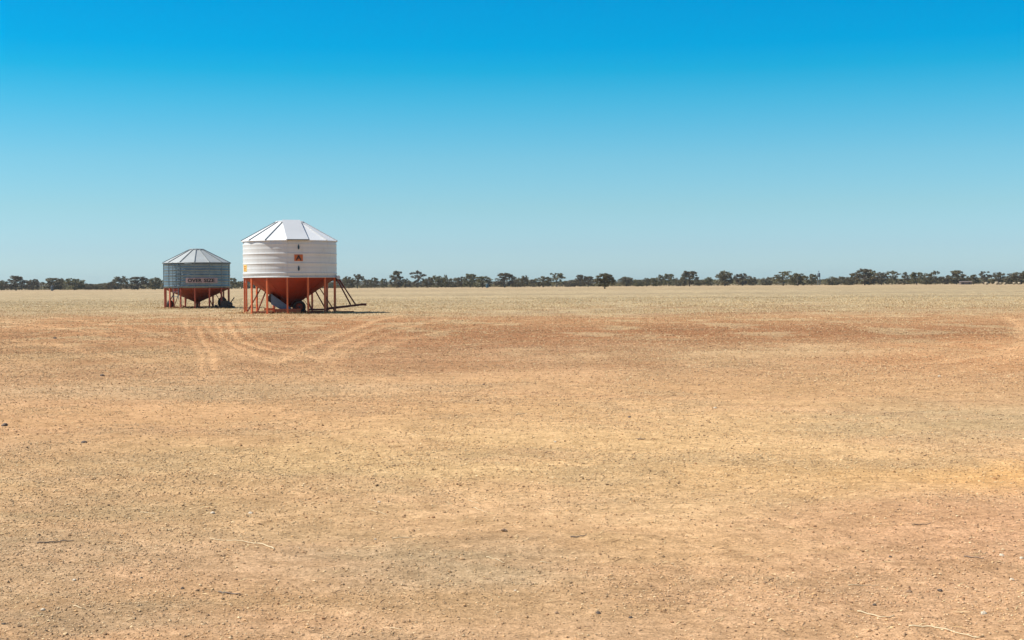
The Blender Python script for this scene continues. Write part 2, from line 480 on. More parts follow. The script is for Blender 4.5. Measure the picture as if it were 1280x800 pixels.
    bp3 = nt.nodes.new('ShaderNodeBump'); bp3.inputs['Strength'].default_value = .5; bp3.inputs['Distance'].default_value = .004
    nt.links.new(rg.outputs[0], bp3.inputs['Height']); nt.links.new(bp2.outputs[0], bp3.inputs['Normal'])
    nt.links.new(bp3.outputs[0], b.inputs['Normal'])
    o = link_mesh('ground', me, m); tag(o, kind='structure')
build_ground()

# ------------------------------------------------------------------ loose ground cover
def tone_mat(name, rough=.9):
    m, nt, b = new_mat(name)
    ca = nt.nodes.new('ShaderNodeAttribute'); ca.attribute_name = 'tone'
    nt.links.new(ca.outputs['Color'], b.inputs['Base Color']); b.inputs['Roughness'].default_value = rough
    b.inputs['Specular IOR Level'].default_value = .2
    return m
M_TONE = tone_mat('loose_grit'); M_TONE2 = tone_mat('dry_stalks')
def scatter_points(n, d0, d1, power=1.0, half=22.5):
    """random positions on the wedge of paddock seen; power 2 = even density per square metre, 0 = per log distance"""
    u = rng.random(n)
    if power == 0: d = d0 * (d1 / d0) ** u
    else: d = (d0 ** power + u * (d1 ** power - d0 ** power)) ** (1 / power)
    a = np.radians((rng.random(n) * 2 - 1) * half * (1 + .6 * np.exp(-d / 9)))
    return d * np.sin(a), d * np.cos(a)
OCT_V = np.array([(1, 0, 0), (-1, 0, 0), (0, 1, 0), (0, -1, 0), (0, 0, 1), (0, 0, -1)], float)
OCT_F = np.array([(0, 2, 4), (2, 1, 4), (1, 3, 4), (3, 0, 4), (2, 0, 5), (1, 2, 5), (3, 1, 5), (0, 3, 5)])
t_ = (1 + 5 ** .5) / 2
ICO_V = np.array([(-1, t_, 0), (1, t_, 0), (-1, -t_, 0), (1, -t_, 0), (0, -1, t_), (0, 1, t_), (0, -1, -t_), (0, 1, -t_), (t_, 0, -1), (t_, 0, 1), (-t_, 0, -1), (-t_, 0, 1)], float) / (1 + t_ * t_) ** .5
ICO_F = np.array([(0, 11, 5), (0, 5, 1), (0, 1, 7), (0, 7, 10), (0, 10, 11), (1, 5, 9), (5, 11, 4), (11, 10, 2), (10, 7, 6), (7, 1, 8), (3, 9, 4), (3, 4, 2), (3, 2, 6), (3, 6, 8), (3, 8, 9), (4, 9, 5), (2, 4, 11), (6, 2, 10), (8, 6, 7), (9, 8, 1)])
def pebbles(name, x, y, size, cols, BV, BF, flat=.6, sink=.25, jit=.25):
    n = len(x); k = len(BV)
    z = height(x, y)
    sc = size[:, None] * np.stack([.7 + .6 * rng.random(n), .7 + .6 * rng.random(n), flat * (.7 + .6 * rng.random(n))], 1)
    P = BV[None] * (1 + (rng.random((n, k, 1)) - .5) * 2 * jit) * sc[:, None, :]
    a = rng.random(n) * 2 * PI; ca, sa = np.cos(a)[:, None], np.sin(a)[:, None]
    X = P[..., 0] * ca - P[..., 1] * sa; Y = P[..., 0] * sa + P[..., 1] * ca
    tl = (rng.random((n, 1)) - .5) * .6
    Z = P[..., 2] + X * tl
    V = np.stack([X + x[:, None], Y + y[:, None], Z + (z + sc[:, 2] * (1 - 2 * sink))[:, None]], -1).reshape(-1, 3)
    Fc = (BF[None] + (np.arange(n) * k)[:, None, None]).reshape(-1, 3)
    C = np.repeat(cols, k, axis=0)
    return np_mesh(name, V, Fc, False, C)
def choose(n, table):
    c = np.array([lin(t[0]) for t in table]); p = np.array([t[1] for t in table], float); p /= p.sum()
    i = rng.choice(len(table), n, p=p)
    return c[i] * (.8 + .4 * rng.random((n, 1)))
def soil_tinted(x, y, mixc, k):
    c, _ = soil_color(x, y); return np.clip(c * ALB * (1 - k) + mixc * k, 0, 1)
# fine gravel
N = 700000
x, y = scatter_points(N, 4.2, 62, .75)
dens = fbm(x * .9 + y * .3 + 5, y * 1.1 - x * .35, 5, 101, .62) * .6 + fbm(x * .35 + 4, y * .5, 4, 131) * .6
keep = rng.random(N) < (sstep(.42, .78, dens) * .85 + .15) * (1 - .8 * sstep(26, 60, y))
x, y = x[keep], y[keep]; n = len(x)
size = .0026 * np.exp(np.clip(rng.normal(0, .45, n), -1, .85)) * (1 + np.sqrt(x * x + y * y) / 14)
cols = soil_tinted(x, y, choose(n, [((236, 208, 162), 4), ((176, 150, 116), 2.5), ((140, 116, 88), 2.4), ((88, 72, 56), 1.7), ((220, 176, 124), 4)]), .12 + .7 * rng.random((n, 1)) ** 1.6)
o = link_mesh('gravel', pebbles('gravel', x, y, size, cols, OCT_V, OCT_F), M_TONE)
tag(o, 'fine pale and brown grit strewn over the bare foreground earth', 'gravel', kind='stuff')
# clods
N = 36000
x, y = scatter_points(N, 5, 75, .9)
dens = fbm(x * .5 + 44, y * .35, 4, 141, .6)
dens = dens + .16 * np.exp(-(((x / y + .20) / .14) ** 2 + ((y - 10.2) / 2.2) ** 2))
keep = rng.random(N) < sstep(.40, .68, dens) * .9 + .1
x, y = x[keep], y[keep]; n = len(x); d = np.sqrt(x * x + y * y)
size = .0042 * np.exp(np.clip(rng.normal(0, .38, n), -1, .75)) * (1 + d / 26)
cols = soil_tinted(x, y, choose(n, [((128, 98, 70), 3), ((90, 68, 50), 1.6), ((196, 156, 112), 5), ((222, 192, 146), 3), ((160, 118, 82), 4)]), .7)
o = link_mesh('soil_clods', pebbles('soil_clods', x, y, size, cols, ICO_V, ICO_F, .65, .3, .22), M_TONE)
tag(o, 'small dark and pale clods of earth scattered across the bare paddock', 'clods', kind='stuff')
# straw flecks lying flat + standing stubble
def blades(name, x, y, L, wid, rise, cols, lean=1.0, az=None):
    n = len(x); z = height(x, y)
    a = rng.random(n) * 2 * PI if az is None else az
    dx, dy = np.cos(a) * L * lean, np.sin(a) * L * lean
    px_, py_ = -np.sin(a) * wid, np.cos(a) * wid
    b0 = np.stack([x - px_, y - py_, z + .002], 1); b1 = np.stack([x + px_, y + py_, z + .002], 1)
    m0 = np.stack([x + dx * .55 - px_ * .8, y + dy * .55 - py_ * .8, z + rise * .75 + wid], 1)
    m1 = np.stack([x + dx * .55 + px_ * .8, y + dy * .55 + py_ * .8, z + rise * .75 + wid * 2], 1)
    t0 = np.stack([x + dx, y + dy, z + rise + wid], 1)
    V = np.stack([b0, b1, m1, m0, t0], 1).reshape(-1, 3)
    i = np.arange(n)[:, None] * 5
    Fc = np.concatenate([i + np.array([[0, 1, 2]]), i + np.array([[0, 2, 3]]), i + np.array([[3, 2, 4]])])
    return np_mesh(name, V, Fc, False, np.repeat(cols, 5, axis=0))
N = 9000
x, y = scatter_points(N, 4.2, 45, .9)
n = len(x); L = .02 + .05 * rng.random(n) ** 2.5 * (1 + y / 20)
cols = choose(n, [((226, 196, 146), 4), ((196, 160, 112), 3), ((120, 92, 66), 2)]) * .8
o = link_mesh('straw_litter', blades('straw_litter', x, y, L, .0012 + .00018 * y, .004 + .004 * rng.random(n), cols), M_TONE2)
tag(o, 'short bits of broken straw lying over the foreground earth', 'straw', kind='stuff')
N = 460000
x, y = scatter_points(N, 20, 190, 1.0, 27.5)
dens = fbm(x * .30 + 30, y * .16, 5, 151, .6)
lim = sstep(22, 95, y)
keep = rng.random(N) < 1.15 * np.clip(sstep(.42, .62, dens + lim * .14 - .02), .30, 1) * (.25 + .75 * lim) * (1 - sstep(60, 185, y) * .97)
tmk = track_mask(x, y); keep &= (tmk < .3)
x, y = x[keep], y[keep]; n = len(x)
H = (.010 + .038 * rng.random(n) ** 1.6) * (.6 + .6 * sstep(30, 90, y))
cols = choose(n, [((222, 196, 150), 4), ((204, 172, 124), 4), ((168, 132, 92), 2), ((130, 96, 66), 1.4), ((214, 200, 160), 3)]) * 1.0
o = link_mesh('stubble', blades('stubble', x, y, H * 1.3, (.0016 + .00008 * y) * (.6 + .8 * rng.random(n)), H, cols), M_TONE2)
tag(o, 'pale dry stubble and dead grass covering the paddock in the distance', 'stubble', kind='stuff')

# ------------------------------------------------------------------ single stalks and stones one can point at
def stalk(pts, rad, mat, label, cat='straw stalk', name='straw_stalk'):
    rad *= .9
    g = [ground_at(*p) for p in pts]
    c = g[0].copy()
    # smooth curve
    q = []
    for i in range(len(g) - 1):
        for t in (0, .25, .5, .75): q.append(g[i].lerp(g[i + 1], t))
    q.append(g[-1])
    for _ in range(2): q = [q[0]] + [(q[i - 1] + q[i] * 2 + q[i + 1]) / 4 for i in range(1, len(q) - 1)] + [q[-1]]
    L = []
    for i, p in enumerate(q):
        zz = float(height(np.array([p.x]), np.array([p.y]))[0]) + rad * 1.3 + .002 * math.sin(i * 1.7)
        L.append(Vector((p.x - c.x, p.y - c.y, zz)))
    r = [rad * (1 - .5 * i / (len(L) - 1)) for i in range(len(L))]
    o = MB().tube(L, r, 6).build(name, mat)
    o.location = (c.x, c.y, 0)
    tag(o, label, cat, 'stalks and twigs lying on the foreground earth')
STK = [
    ([(343, 690), (330, 682), (305, 678), (262, 675)], .0042, M_STRAW, 'long curved pale stalk left of centre, the longest of the foreground'),
    ([(175, 637), (194, 639)], .003, M_STRAW, 'short pale straw above the long curved stalk, left foreground'),
    ([(490, 675), (520, 674)], .003, M_STRAW, 'straight pale straw right of the long curved stalk'),
    ([(462, 636), (474, 638), (484, 641)], .0028, M_STRAW, 'short pale straw just above centre of the left foreground, near two white pebbles'),
    ([(585, 622), (595, 625), (601, 627)], .0025, M_STRAW, 'upper of two tiny straws close together in mid foreground'),
    ([(592, 631), (600, 634), (609, 636)], .0028, M_STRAW, 'lower of two tiny straws close together in mid foreground'),
    ([(608, 699), (620, 701), (631, 705)], .0028, M_STRAW, 'slanting pale straw on the grey gravelly patch in the centre foreground'),
    ([(675, 703), (690, 704)], .0025, M_STRAW, 'faint short straw beside the slanting one on the grey patch'),
    ([(488, 785), (504, 787)], .003, M_STRAW, 'pale straw at the very bottom, left of centre'),
    ([(92, 757), (106, 760)], .003, M_STRAW, 'small pale straw in the bottom left corner area'),
    ([(1072, 765), (1090, 768), (1105, 771), (1118, 770)], .0042, M_STRAW, 'thick pale straw near the bottom right, upper of two long ones'),
    ([(1136, 787), (1160, 788), (1180, 792), (1210, 799), (1225, 803)], .0042, M_STRAW, 'long pale straw running off the bottom edge at the right'),
    ([(1060, 728), (1082, 727), (1100, 727)], .0026, M_STRAW, 'thin straw above the thick pale straw at the right'),
    ([(645, 517), (656, 516)], .007, M_STRAW, 'pale chip of straw in the middle distance right of centre'),
    ([(46, 683), (62, 682), (78, 679), (92, 679)], .005, M_TWIG, 'dark twig with a slight bend in the left foreground'),
    ([(273, 739), (280, 740), (300, 742)], .005, M_TWIG, 'dark forked twig in the lower left foreground'),
    ([(713, 677), (724, 677), (733, 676)], .0045, M_TWIG, 'short dark twig right of centre in the foreground'),
    ([(1140, 657), (1152, 656), (1164, 655)], .004, M_TWIG, 'short dark twig in the right foreground, upper of two'),
    ([(1205, 696), (1218, 697), (1230, 698)], .004, M_TWIG, 'dark twig in the right foreground, lower of two'),
    ([(797, 550), (807, 550)], .008, M_TWIG, 'small dark twig in the golden middle ground right of centre'),
]
for s_ in STK:
    tw = s_[2] is M_TWIG
    stalk(*s_, cat='twig' if tw else 'straw stalk', name='twig' if tw else 'straw_stalk')
M_PALESTONE = weathered('pale_quartz', (.66, .56, .42), (.56, .45, .31), .8, 0, 40)
M_DARKSTONE = weathered('dark_ironstone', (.085, .065, .05), (.14, .10, .075), .8, 0, 40)
M_BROWNSTONE = weathered('brown_clod', (.30, .19, .11), (.22, .14, .085), .95, 0, 40)
def stone(px, py, wpx, mat, label):
    g = ground_at(px, py); d = g.length; s = wpx / F * d / 2 * 1.0
    import bmesh
    bm = bmesh.new(); bmesh.ops.create_icosphere(bm, subdivisions=2, radius=1)
    sd = random.random() * 50
    from mathutils import noise
    for v in bm.verts:
        k = 1 + .35 * noise.noise(v.co * 1.3 + Vector((sd, 0, 0))) + .12 * noise.noise(v.co * 3.5 + Vector((sd, 3, 0)))
        v.co *= k; v.co.x *= s; v.co.y *= s * (.7 + .3 * random.random()); v.co.z *= s * .62
        v.co.z = max(v.co.z, -s * .3)
    me = bpy.data.meshes.new('stone'); bm.to_mesh(me); bm.free()
    o = link_mesh('stone', me, mat)
    o.location = (g.x, g.y, float(height(np.array([g.x]), np.array([g.y]))[0]) + s * .18); o.rotation_euler = (0, 0, random.random() * 6)
    tag(o, label, 'stone', 'single stones on the foreground earth')
STN = [
    (1229, 771, 8, M_PALESTONE, 'bright pale stone in the bottom right corner area'),
    (1252, 692, 7, M_PALESTONE, 'pale flat stone near the right edge, beside a second one at the very edge'),
    (1277, 696, 6, M_PALESTONE, 'pale stone cut by the right edge'),
    (644, 737, 4, M_PALESTONE, 'single white pebble in the bottom centre'),
    (266, 638, 7, M_PALESTONE, 'left of two cream stones above the long curved stalk'),
    (313, 638, 6, M_PALESTONE, 'right of two cream stones above the long curved stalk'),
    (474, 625, 5, M_PALESTONE, 'cream pebble above a short straw left of centre'),
    (469, 675, 4, M_PALESTONE, 'white pebble between the curved stalk and a straight straw'),
    (54, 760, 6, M_PALESTONE, 'pale stone in the bottom left, under the grey crust'),
    (93, 726, 5, M_PALESTONE, 'small pale pebble below the bent dark twig'),
    (894, 509, 5, M_PALESTONE, 'white pebble in the distance right of centre'),
    (694, 551, 4, M_PALESTONE, 'cream pebble in the golden middle ground'),
    (1174, 470, 5, M_PALESTONE, 'white stone on the red earth at the right'),
    (1265, 720, 6, M_PALESTONE, 'pale chip below the two stones at the right edge'),
    (630, 668, 9, M_BROWNSTONE, 'flat brown clod at the top edge of the grey centre patch'),
    (748, 766, 7, M_DARKSTONE, 'dark stone at the bottom, just right of centre'),
    (788, 770, 6, M_DARKSTONE, 'dark stone at the bottom, right one of a close pair'),
    (696, 766, 6, M_BROWNSTONE, 'brown pebble cluster stone at the bottom centre'),
    (1175, 736, 7, M_DARKSTONE, 'blue-grey stone in the lower right'),
    (1137, 738, 8, M_BROWNSTONE, 'brown clod left of the blue-grey stone'),
    (1093, 757, 6, M_DARKSTONE, 'dark stone just above the thick pale straw'),
    (1019, 742, 5, M_BROWNSTONE, 'brown stone alone in the lower right foreground'),
    (1113, 693, 5, M_DARKSTONE, 'dark pebble in the right foreground'),
    (228, 735, 5, M_DARKSTONE, 'dark pebble left of the forked twig'),
    (177, 723, 4, M_DARKSTONE, 'small dark pebble between the two dark twigs'),
    (295, 723, 5, M_BROWNSTONE, 'brown clod above the forked twig'),
    (5, 780, 5, M_DARKSTONE, 'dark pebble at the bottom left edge'),
    (6, 532, 8, M_DARKSTONE, 'dark clod at the left edge in the middle distance'),
    (105, 555, 7, M_DARKSTONE, 'dark clod on the left middle ground'),
    (69, 424, 5, M_DARKSTONE, 'dark clod far out on the left'),
    (128, 470, 6, M_DARKSTONE, 'dark clod left of the wheel tracks'),
    (787, 520, 5, M_DARKSTONE, 'dark clod in the middle of the paddock right of centre'),
    (874, 482, 4, M_DARKSTONE, 'small dark clod further out right of centre'),
    (605, 481, 4, M_DARKSTONE, 'small dark clod in the middle distance at the centre'),
]
for s_ in STN: stone(*s_)

# ------------------------------------------------------------------ field bins
def pol(r, ang, z):        # ang measured from the side facing the camera, positive to the right
    return Vector((r * math.sin(ang), -r * math.cos(ang), z))
def curved_plate(R0, a0, a1, z0, z1, th, n=10):
    mb = MB(); vs = []; fs = []
    for i in range(n + 1):
        a = a0 + (a1 - a0) * i / n
        for (r, z) in ((R0, z0), (R0 + th, z0), (R0 + th, z1), (R0, z1)): vs.append(pol(r, a, z))
    for i in range(n):
        for k in range(4): fs.append((i * 4 + k, (i + 1) * 4 + k, (i + 1) * 4 + (k + 1) % 4, i * 4 + (k + 1) % 4))
    fs.append((0, 1, 2, 3)); fs.append(tuple(n * 4 + k for k in (3, 2, 1, 0)))
    return mb.add(vs, fs)
def text_plate(word, R0, a_mid, z_mid, width, hgt, th, parent, mat, name='lettering', off=.0):
    cu = bpy.data.curves.new(name, 'FONT'); cu.body = word; cu.size = 1; cu.offset = off
    cu.align_x = 'CENTER'; cu.align_y = 'CENTER'; cu.extrude = .02; cu.resolution_u = 3
    to = bpy.data.objects.new(name, cu); COL.objects.link(to)
    dg = bpy.context.evaluated_depsgraph_get(); dg.update()
    me = bpy.data.meshes.new_from_object(to.evaluated_get(dg))
    bpy.data.objects.remove(to); bpy.data.curves.remove(cu)
    co = np.empty(len(me.vertices) * 3, np.float32); me.vertices.foreach_get('co', co); co = co.reshape(-1, 3)
    mn, mx = co.min(0), co.max(0)
    u = (co[:, 0] - (mn[0] + mx[0]) / 2) / (mx[0] - mn[0]) * width
    w = (co[:, 1] - (mn[1] + mx[1]) / 2) / (mx[1] - mn[1]) * hgt
    t = (co[:, 2] - mn[2]) / (mx[2] - mn[2]) * th
    a = a_mid + u / R0; r = R0 + t
    out = np.stack([r * np.sin(a), -r * np.cos(a), z_mid + w], 1).astype(np.float32)
    me.vertices.foreach_set('co', out.ravel()); me.update(); me.materials.clear()
    return link_mesh(name, me, mat, parent)
def wheel(parent, c, rad, wdt, axis_rot, name='wheel'):
    """tyre with rim child"""
    M = Matrix.Rotation(R(90), 3, 'X')
    M = Matrix.Rotation(axis_rot, 3, 'Z') @ M
    h = wdt / 2
    prof = [(rad * .58, -h * .8), (rad * .72, -h), (rad * .90, -h * .95), (rad, -h * .6), (rad * 1.01, 0), (rad, h * .6), (rad * .90, h * .95), (rad * .72, h), (rad * .58, h * .8)]
    t = MB().lathe(prof, 28, c, True, True, M=M).build(name, M_RUBBER, parent)
    rm = MB().lathe([(.001, -h * .3), (rad * .2, -h * .35), (rad * .25, -h * .1), (rad * .5, -h * .2), (rad * .6, -h * .75), (rad * .6, h * .75), (rad * .5, h * .2), (rad * .25, h * .1), (rad * .2, h * .35), (.001, h * .3)], 20, c, True, M=M).build('rim', M_RUST, t)
    return t

def facet_roof(root, n, off, Rb, Rt, z0, z1, mat, rib_mat, rib_w, skip=None, ribs=None):
    mb = MB()
    A = [off + 2 * PI * k / n for k in range(n)]
    vs = [pol(Rb, a, z0) for a in A] + [pol(Rt, a, z1) for a in A]
    vs += [pol(Rb, a, z0 - .03) for a in A]
    fs = [(k, (k + 1) % n, n + (k + 1) % n, n + k) for k in range(n)]
    fs += [(2 * n + k, 2 * n + (k + 1) % n, (k + 1) % n, k) for k in range(n)]
    fs.append(tuple(n + k for k in range(n)))
    fs.append(tuple(2 * n + k for k in range(n))[::-1])
    mb.add(vs, fs)
    rf = mb.build('roof', mat, root)
    for k in range(n):
        m = rib_mat(k) if callable(rib_mat) else rib_mat
        a = pol(Rb + .01, A[k], z0 + .022); b = pol(Rt, A[k], z1 + .022)
        MB().beam(a, b, rib_w, .035).build('roof_rib', m, rf)
    return rf

# ---- the white field bin
def white_silo():
    D = 73.8; X = column_at(362.8, D)
    va = math.atan2(X, D)                       # direction the bin is seen in
    root = empty('field_bin', (X, D, 0), -va)
    tag(root, 'large white field bin with red cone and legs, nearer of the two bins', 'grain bin')
    RW = 2.40; Z0, Z1 = 1.86, 3.72
    n = 14; off = R(-3.6)
    # wall with swaged ribs
    prof = [(RW - .03, Z0)]
    ribs = [(2.06, .022), (2.30, .006), (2.55, .022), (2.80, .006), (3.05, .022), (3.30, .006), (3.52, .012)]
    prof.append((RW, Z0))
    for z, a in ribs:
        prof += [(RW, z - .045), (RW + a, z - .012), (RW + a, z + .006), (RW + .001, z + .030), (RW, z + .05)]
    prof += [(RW, Z1), (RW - .03, Z1)]
    w = MB().lathe(prof, 112, off=off).build('wall', M_WHITE, root)
    MB().lathe([(RW + .001, Z0 - .03), (RW + .035, Z0 - .03), (RW + .035, Z0 + .03), (RW + .001, Z0 + .03)], 112).build('bottom_rim', M_WHITE, w)
    for a in (-3.6, 99, -106):
        MB().beam(pol(RW + .012, R(a), Z0 + .04), pol(RW + .012, R(a), Z1 - .02), .035, .03).build('wall_seam', M_WHITE, w)
    # roof
    ridge = {0: M_WHITE}
    facets = off
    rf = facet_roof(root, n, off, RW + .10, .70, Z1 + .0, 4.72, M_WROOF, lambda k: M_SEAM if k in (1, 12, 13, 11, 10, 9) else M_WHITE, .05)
    # top cap
    MB().lathe([(.73, 4.69), (.75, 4.74), (.68, 4.77), (.30, 4.79), (.001, 4.80)], n, off=off, smooth=False).build('top_cap', M_WROOF, rf)
    # the filling lid lying over the front facet, a little proud of the roof
    a0, a1 = off + R(.6), off + R(25.7) - R(.6)
    def slab(r, a, z): return pol(r, a, z)
    h = .07
    vs = [slab(RW + .16, a0, Z1 - .03), slab(RW + .16, a1, Z1 - .03), slab(.64, a1 + R(1), 4.74), slab(.64, a0 - R(1), 4.74)]
    up = Vector((0, -.04, h))
    # widen the upper end so the panel stays broad towards the peak
    ax = (vs[1] - vs[0]).normalized()
    vs[3] = vs[3] - ax * .34; vs[2] = vs[2] + ax * .28
    vs += [v + up for v in vs]
    lid = MB().add(vs, [(3, 2, 1, 0), (4, 5, 6, 7), (0, 1, 5, 4), (1, 2, 6, 5), (2, 3, 7, 6), (3, 0, 4, 7)]).build('filling_lid', M_LID, rf)
    MB().beam(vs[4] + Vector((0, -.02, -.03)), vs[5] + Vector((0, -.02, -.03)), .05, .05).build('lid_edge', M_SEAM, lid)
    # stickers and sight windows
    ang = R(10.3)
    st = curved_plate(RW + .002, ang - .215 / RW, ang + .215 / RW, 2.66, 2.99, .012).build('warning_sticker', M_SIGNO, w)
    # black triangle on the sticker
    rr = RW + .016
    tri = MB()
    def bar(u0, z0_, u1, z1_, wd):
        tri.beam(pol(rr, ang + u0 / rr, z0_), pol(rr, ang + u1 / rr, z1_), .01, wd) if False else None
        p0 = pol(rr, ang + u0 / rr, z0_); p1 = pol(rr, ang + u1 / rr, z1_)
        d = (p1 - p0).normalized(); nn = pol(1, ang, 0); s = d.cross(nn).normalized() * wd / 2
        vs_ = [p0 - s, p0 + s, p1 + s, p1 - s]; vs_ += [v + nn * .008 for v in vs_]
        tri.add(vs_, [(3, 2, 1, 0), (4, 5, 6, 7), (0, 1, 5, 4), (1, 2, 6, 5), (2, 3, 7, 6), (3, 0, 4, 7)])
    bar(-.12, 2.69, .0, 2.95, .055); rr += .0015; bar(.12, 2.69, 0, 2.95, .055); rr += .0015; bar(-.06, 2.80, .06, 2.80, .035); rr += .001; bar(0, 2.84, 0, 2.93, .09)
    tri.build('warning_mark', M_BLACK, st)
    a2 = R(-71)
    s2 = curved_plate(RW + .002, a2 - .26 / RW, a2 + .26 / RW, 2.16, 2.50, .012).build('yellow_sticker', M_SIGNY, w)
    for zz in (2.22, 2.31, 2.40):
        curved_plate(RW + .015, a2 - .14 / RW, a2 + .14 / RW, zz, zz + .045, .006, 4).build('printed_bar', M_SIGNO, s2)
    for zc in (3.37, 2.30):
        M = Matrix.Rotation(ang, 3, 'Z') @ Matrix.Rotation(R(90), 3, 'X')
        c = pol(RW, ang, zc)
        pr = MB(); vsx = []
        k = 16
        for j in range(k):
            t = 2 * PI * j / k; q = (1 if math.sin(t) < 0 else 1.0)
            rx = .05 * (1 - .45 * max(0, math.sin(t))); rz = .13
            for dd in (.0, .03): vsx.append(pol(RW + dd, ang + rx * math.cos(t) / RW, zc + rz * math.sin(t)))
        fsx = [(2 * j, 2 * ((j + 1) % k), 2 * ((j + 1) % k) + 1, 2 * j + 1) for j in range(k)] + [tuple(2 * j + 1 for j in range(k))]
        pr.add(vsx, fsx).build('sight_window', M_PORT, w)
    # hopper
    cone = MB().lathe([(RW - .05, Z0 - .005), (RW - .06, Z0 - .06), (RW - .12, Z0 - .12), (.20, .42), (.20, .30)], n * 2, off=off, smooth=False).build('hopper', M_RUST, root)
    for k in range(n):
        a = off + 2 * PI * k / n
        MB().beam(pol(RW - .10, a, Z0 - .09), pol(.24, a, .435), .03, .035).build('hopper_rib', M_RUST, cone)
    # legs
    for k in range(n):
        a = off + 2 * PI * k / n
        mat = M_ORANGE
        lg = MB()
        T = Matrix.Rotation(a, 3, 'Z')
        lg.box(pol(RW - .045, a, Z0 / 2), (.082, .075, Z0), T)
        l = lg.build('leg', mat, root)
        MB().box(pol(RW - .045, a, .012), (.22, .20, .02), T).build('foot_plate', mat, l)
        deg = math.degrees(a) % 360
        if 95 < deg < 265:
            MB().beam(pol(RW - .10, a, .10), pol(RW - .85, a + R(3), 1.30), .06, .05).build('brace', M_RUST2, l)
    # base skids and cross rails
    fr = MB()
    for z_, yy in ((.06, -.9), (.06, .9)): fr.box((0, yy, z_), (3.9, .09, .07))
    fr.box((-.75, 0, .13), (.09, 3.2, .07)); fr.box((.75, 0, .13), (.09, 3.2, .07))
    f = fr.build('base_frame', M_RUST2, root)
    MB().box((-.15, -1.25, .16), (1.35, .10, .17)).build('front_rail', M_ORANGE, f)
    MB().box((-1.05, -1.15, .22), (.55, .10, .14)).build('front_rail', M_ORANGE, f)
    # discharge chute: blue-grey triangular boot
    pr = [(-.98, 1.02), (-.98, .48), (-.50, .22), (.02, .16), (.12, .22), (-.30, .52)]
    y0, y1 = -1.05, -.45
    vs = [Vector((a, y0, z)) for a, z in pr] + [Vector((a, y1, z)) for a, z in pr]
    k = len(pr); fs = [tuple(range(k))[::-1], tuple(range(k, 2 * k))] + [(i, (i + 1) % k, k + (i + 1) % k, k + i) for i in range(k)]
    ch = MB().add(vs, fs).build('discharge_chute', M_CHUTE, root)
    MB().beam((-1.10, -.75, .62), (-.90, -.75, .95), .16, .3).build('chute_flap', M_DARK, ch)
    # transport axle and wheels
    ax = MB().tube([(.45, -1.3, .33), (.45, 1.3, .33)], .05, 10).build('axle', M_DARK, root)
    for yy in (-1.0, 1.0):
        wheel(root, (.45, yy, .33), .33, .22, 0)
        vs = []; m = 12; fs = []
        for i in range(m + 1):
            t = R(15) + R(165) * i / m
            for dy in (-.14, .14):
                for rr_ in (.40, .42): vs.append(Vector((.45 + rr_ * math.cos(t), yy + dy, .33 + rr_ * math.sin(t))))
        for i in range(m):
            b = i * 4; c_ = b + 4
            fs += [(b, b + 1, c_ + 1, c_), (b + 1, b + 3, c_ + 3, c_ + 1), (b + 3, b + 2, c_ + 2, c_ + 3), (b + 2, b, c_, c_ + 2)]
        fs += [(0, 2, 3, 1), (m * 4, m * 4 + 1, m * 4 + 3, m * 4 + 2)]
        MB().add(vs, fs).build('mudguard', M_DARK, root)
    # pale rolled hose and oddments lying in the frame
    # drawbar A frame on the right
    db = MB()
    for s in (-.55, .55): db.beam((RW - .5, s, .22), (3.70, s * .12, .42), .09, .10)
    d = db.build('drawbar', M_RUST2, root)
    MB().box((3.78, 0, .42), (.30, .16, .12)).build('coupling', M_RUST2, d)
    MB().beam((.95, -.9, .19), (RW - .45, -.9, .19), .11, .10).build('skid_rail', M_RUST2, root)
    for s, dx in ((-.32, 0), (.32, .14)):
        MB().beam((RW - .0 + dx, s * 1.6, 1.74), (3.10 + dx * 1.9, s * .35, .42), .05, .06).build('drawbar_strut', M_RUST2, root)
    MB().tube([(RW + .06, -.75, Z0 - .02), (RW + .06, -.35, Z0 - .02)], .10, 14).build('winch_drum', M_WHITE, root)
    MB().box((RW + .02, -.15, Z0 - .10), (.16, .5, .26)).build('winch_bracket', M_DARK, root)
    MB().beam((RW + .02, .4, .05), (3.3, .4, .05), .06, .05).build('ground_bar', M_DARKSTEEL, root)
    return root
white_silo()

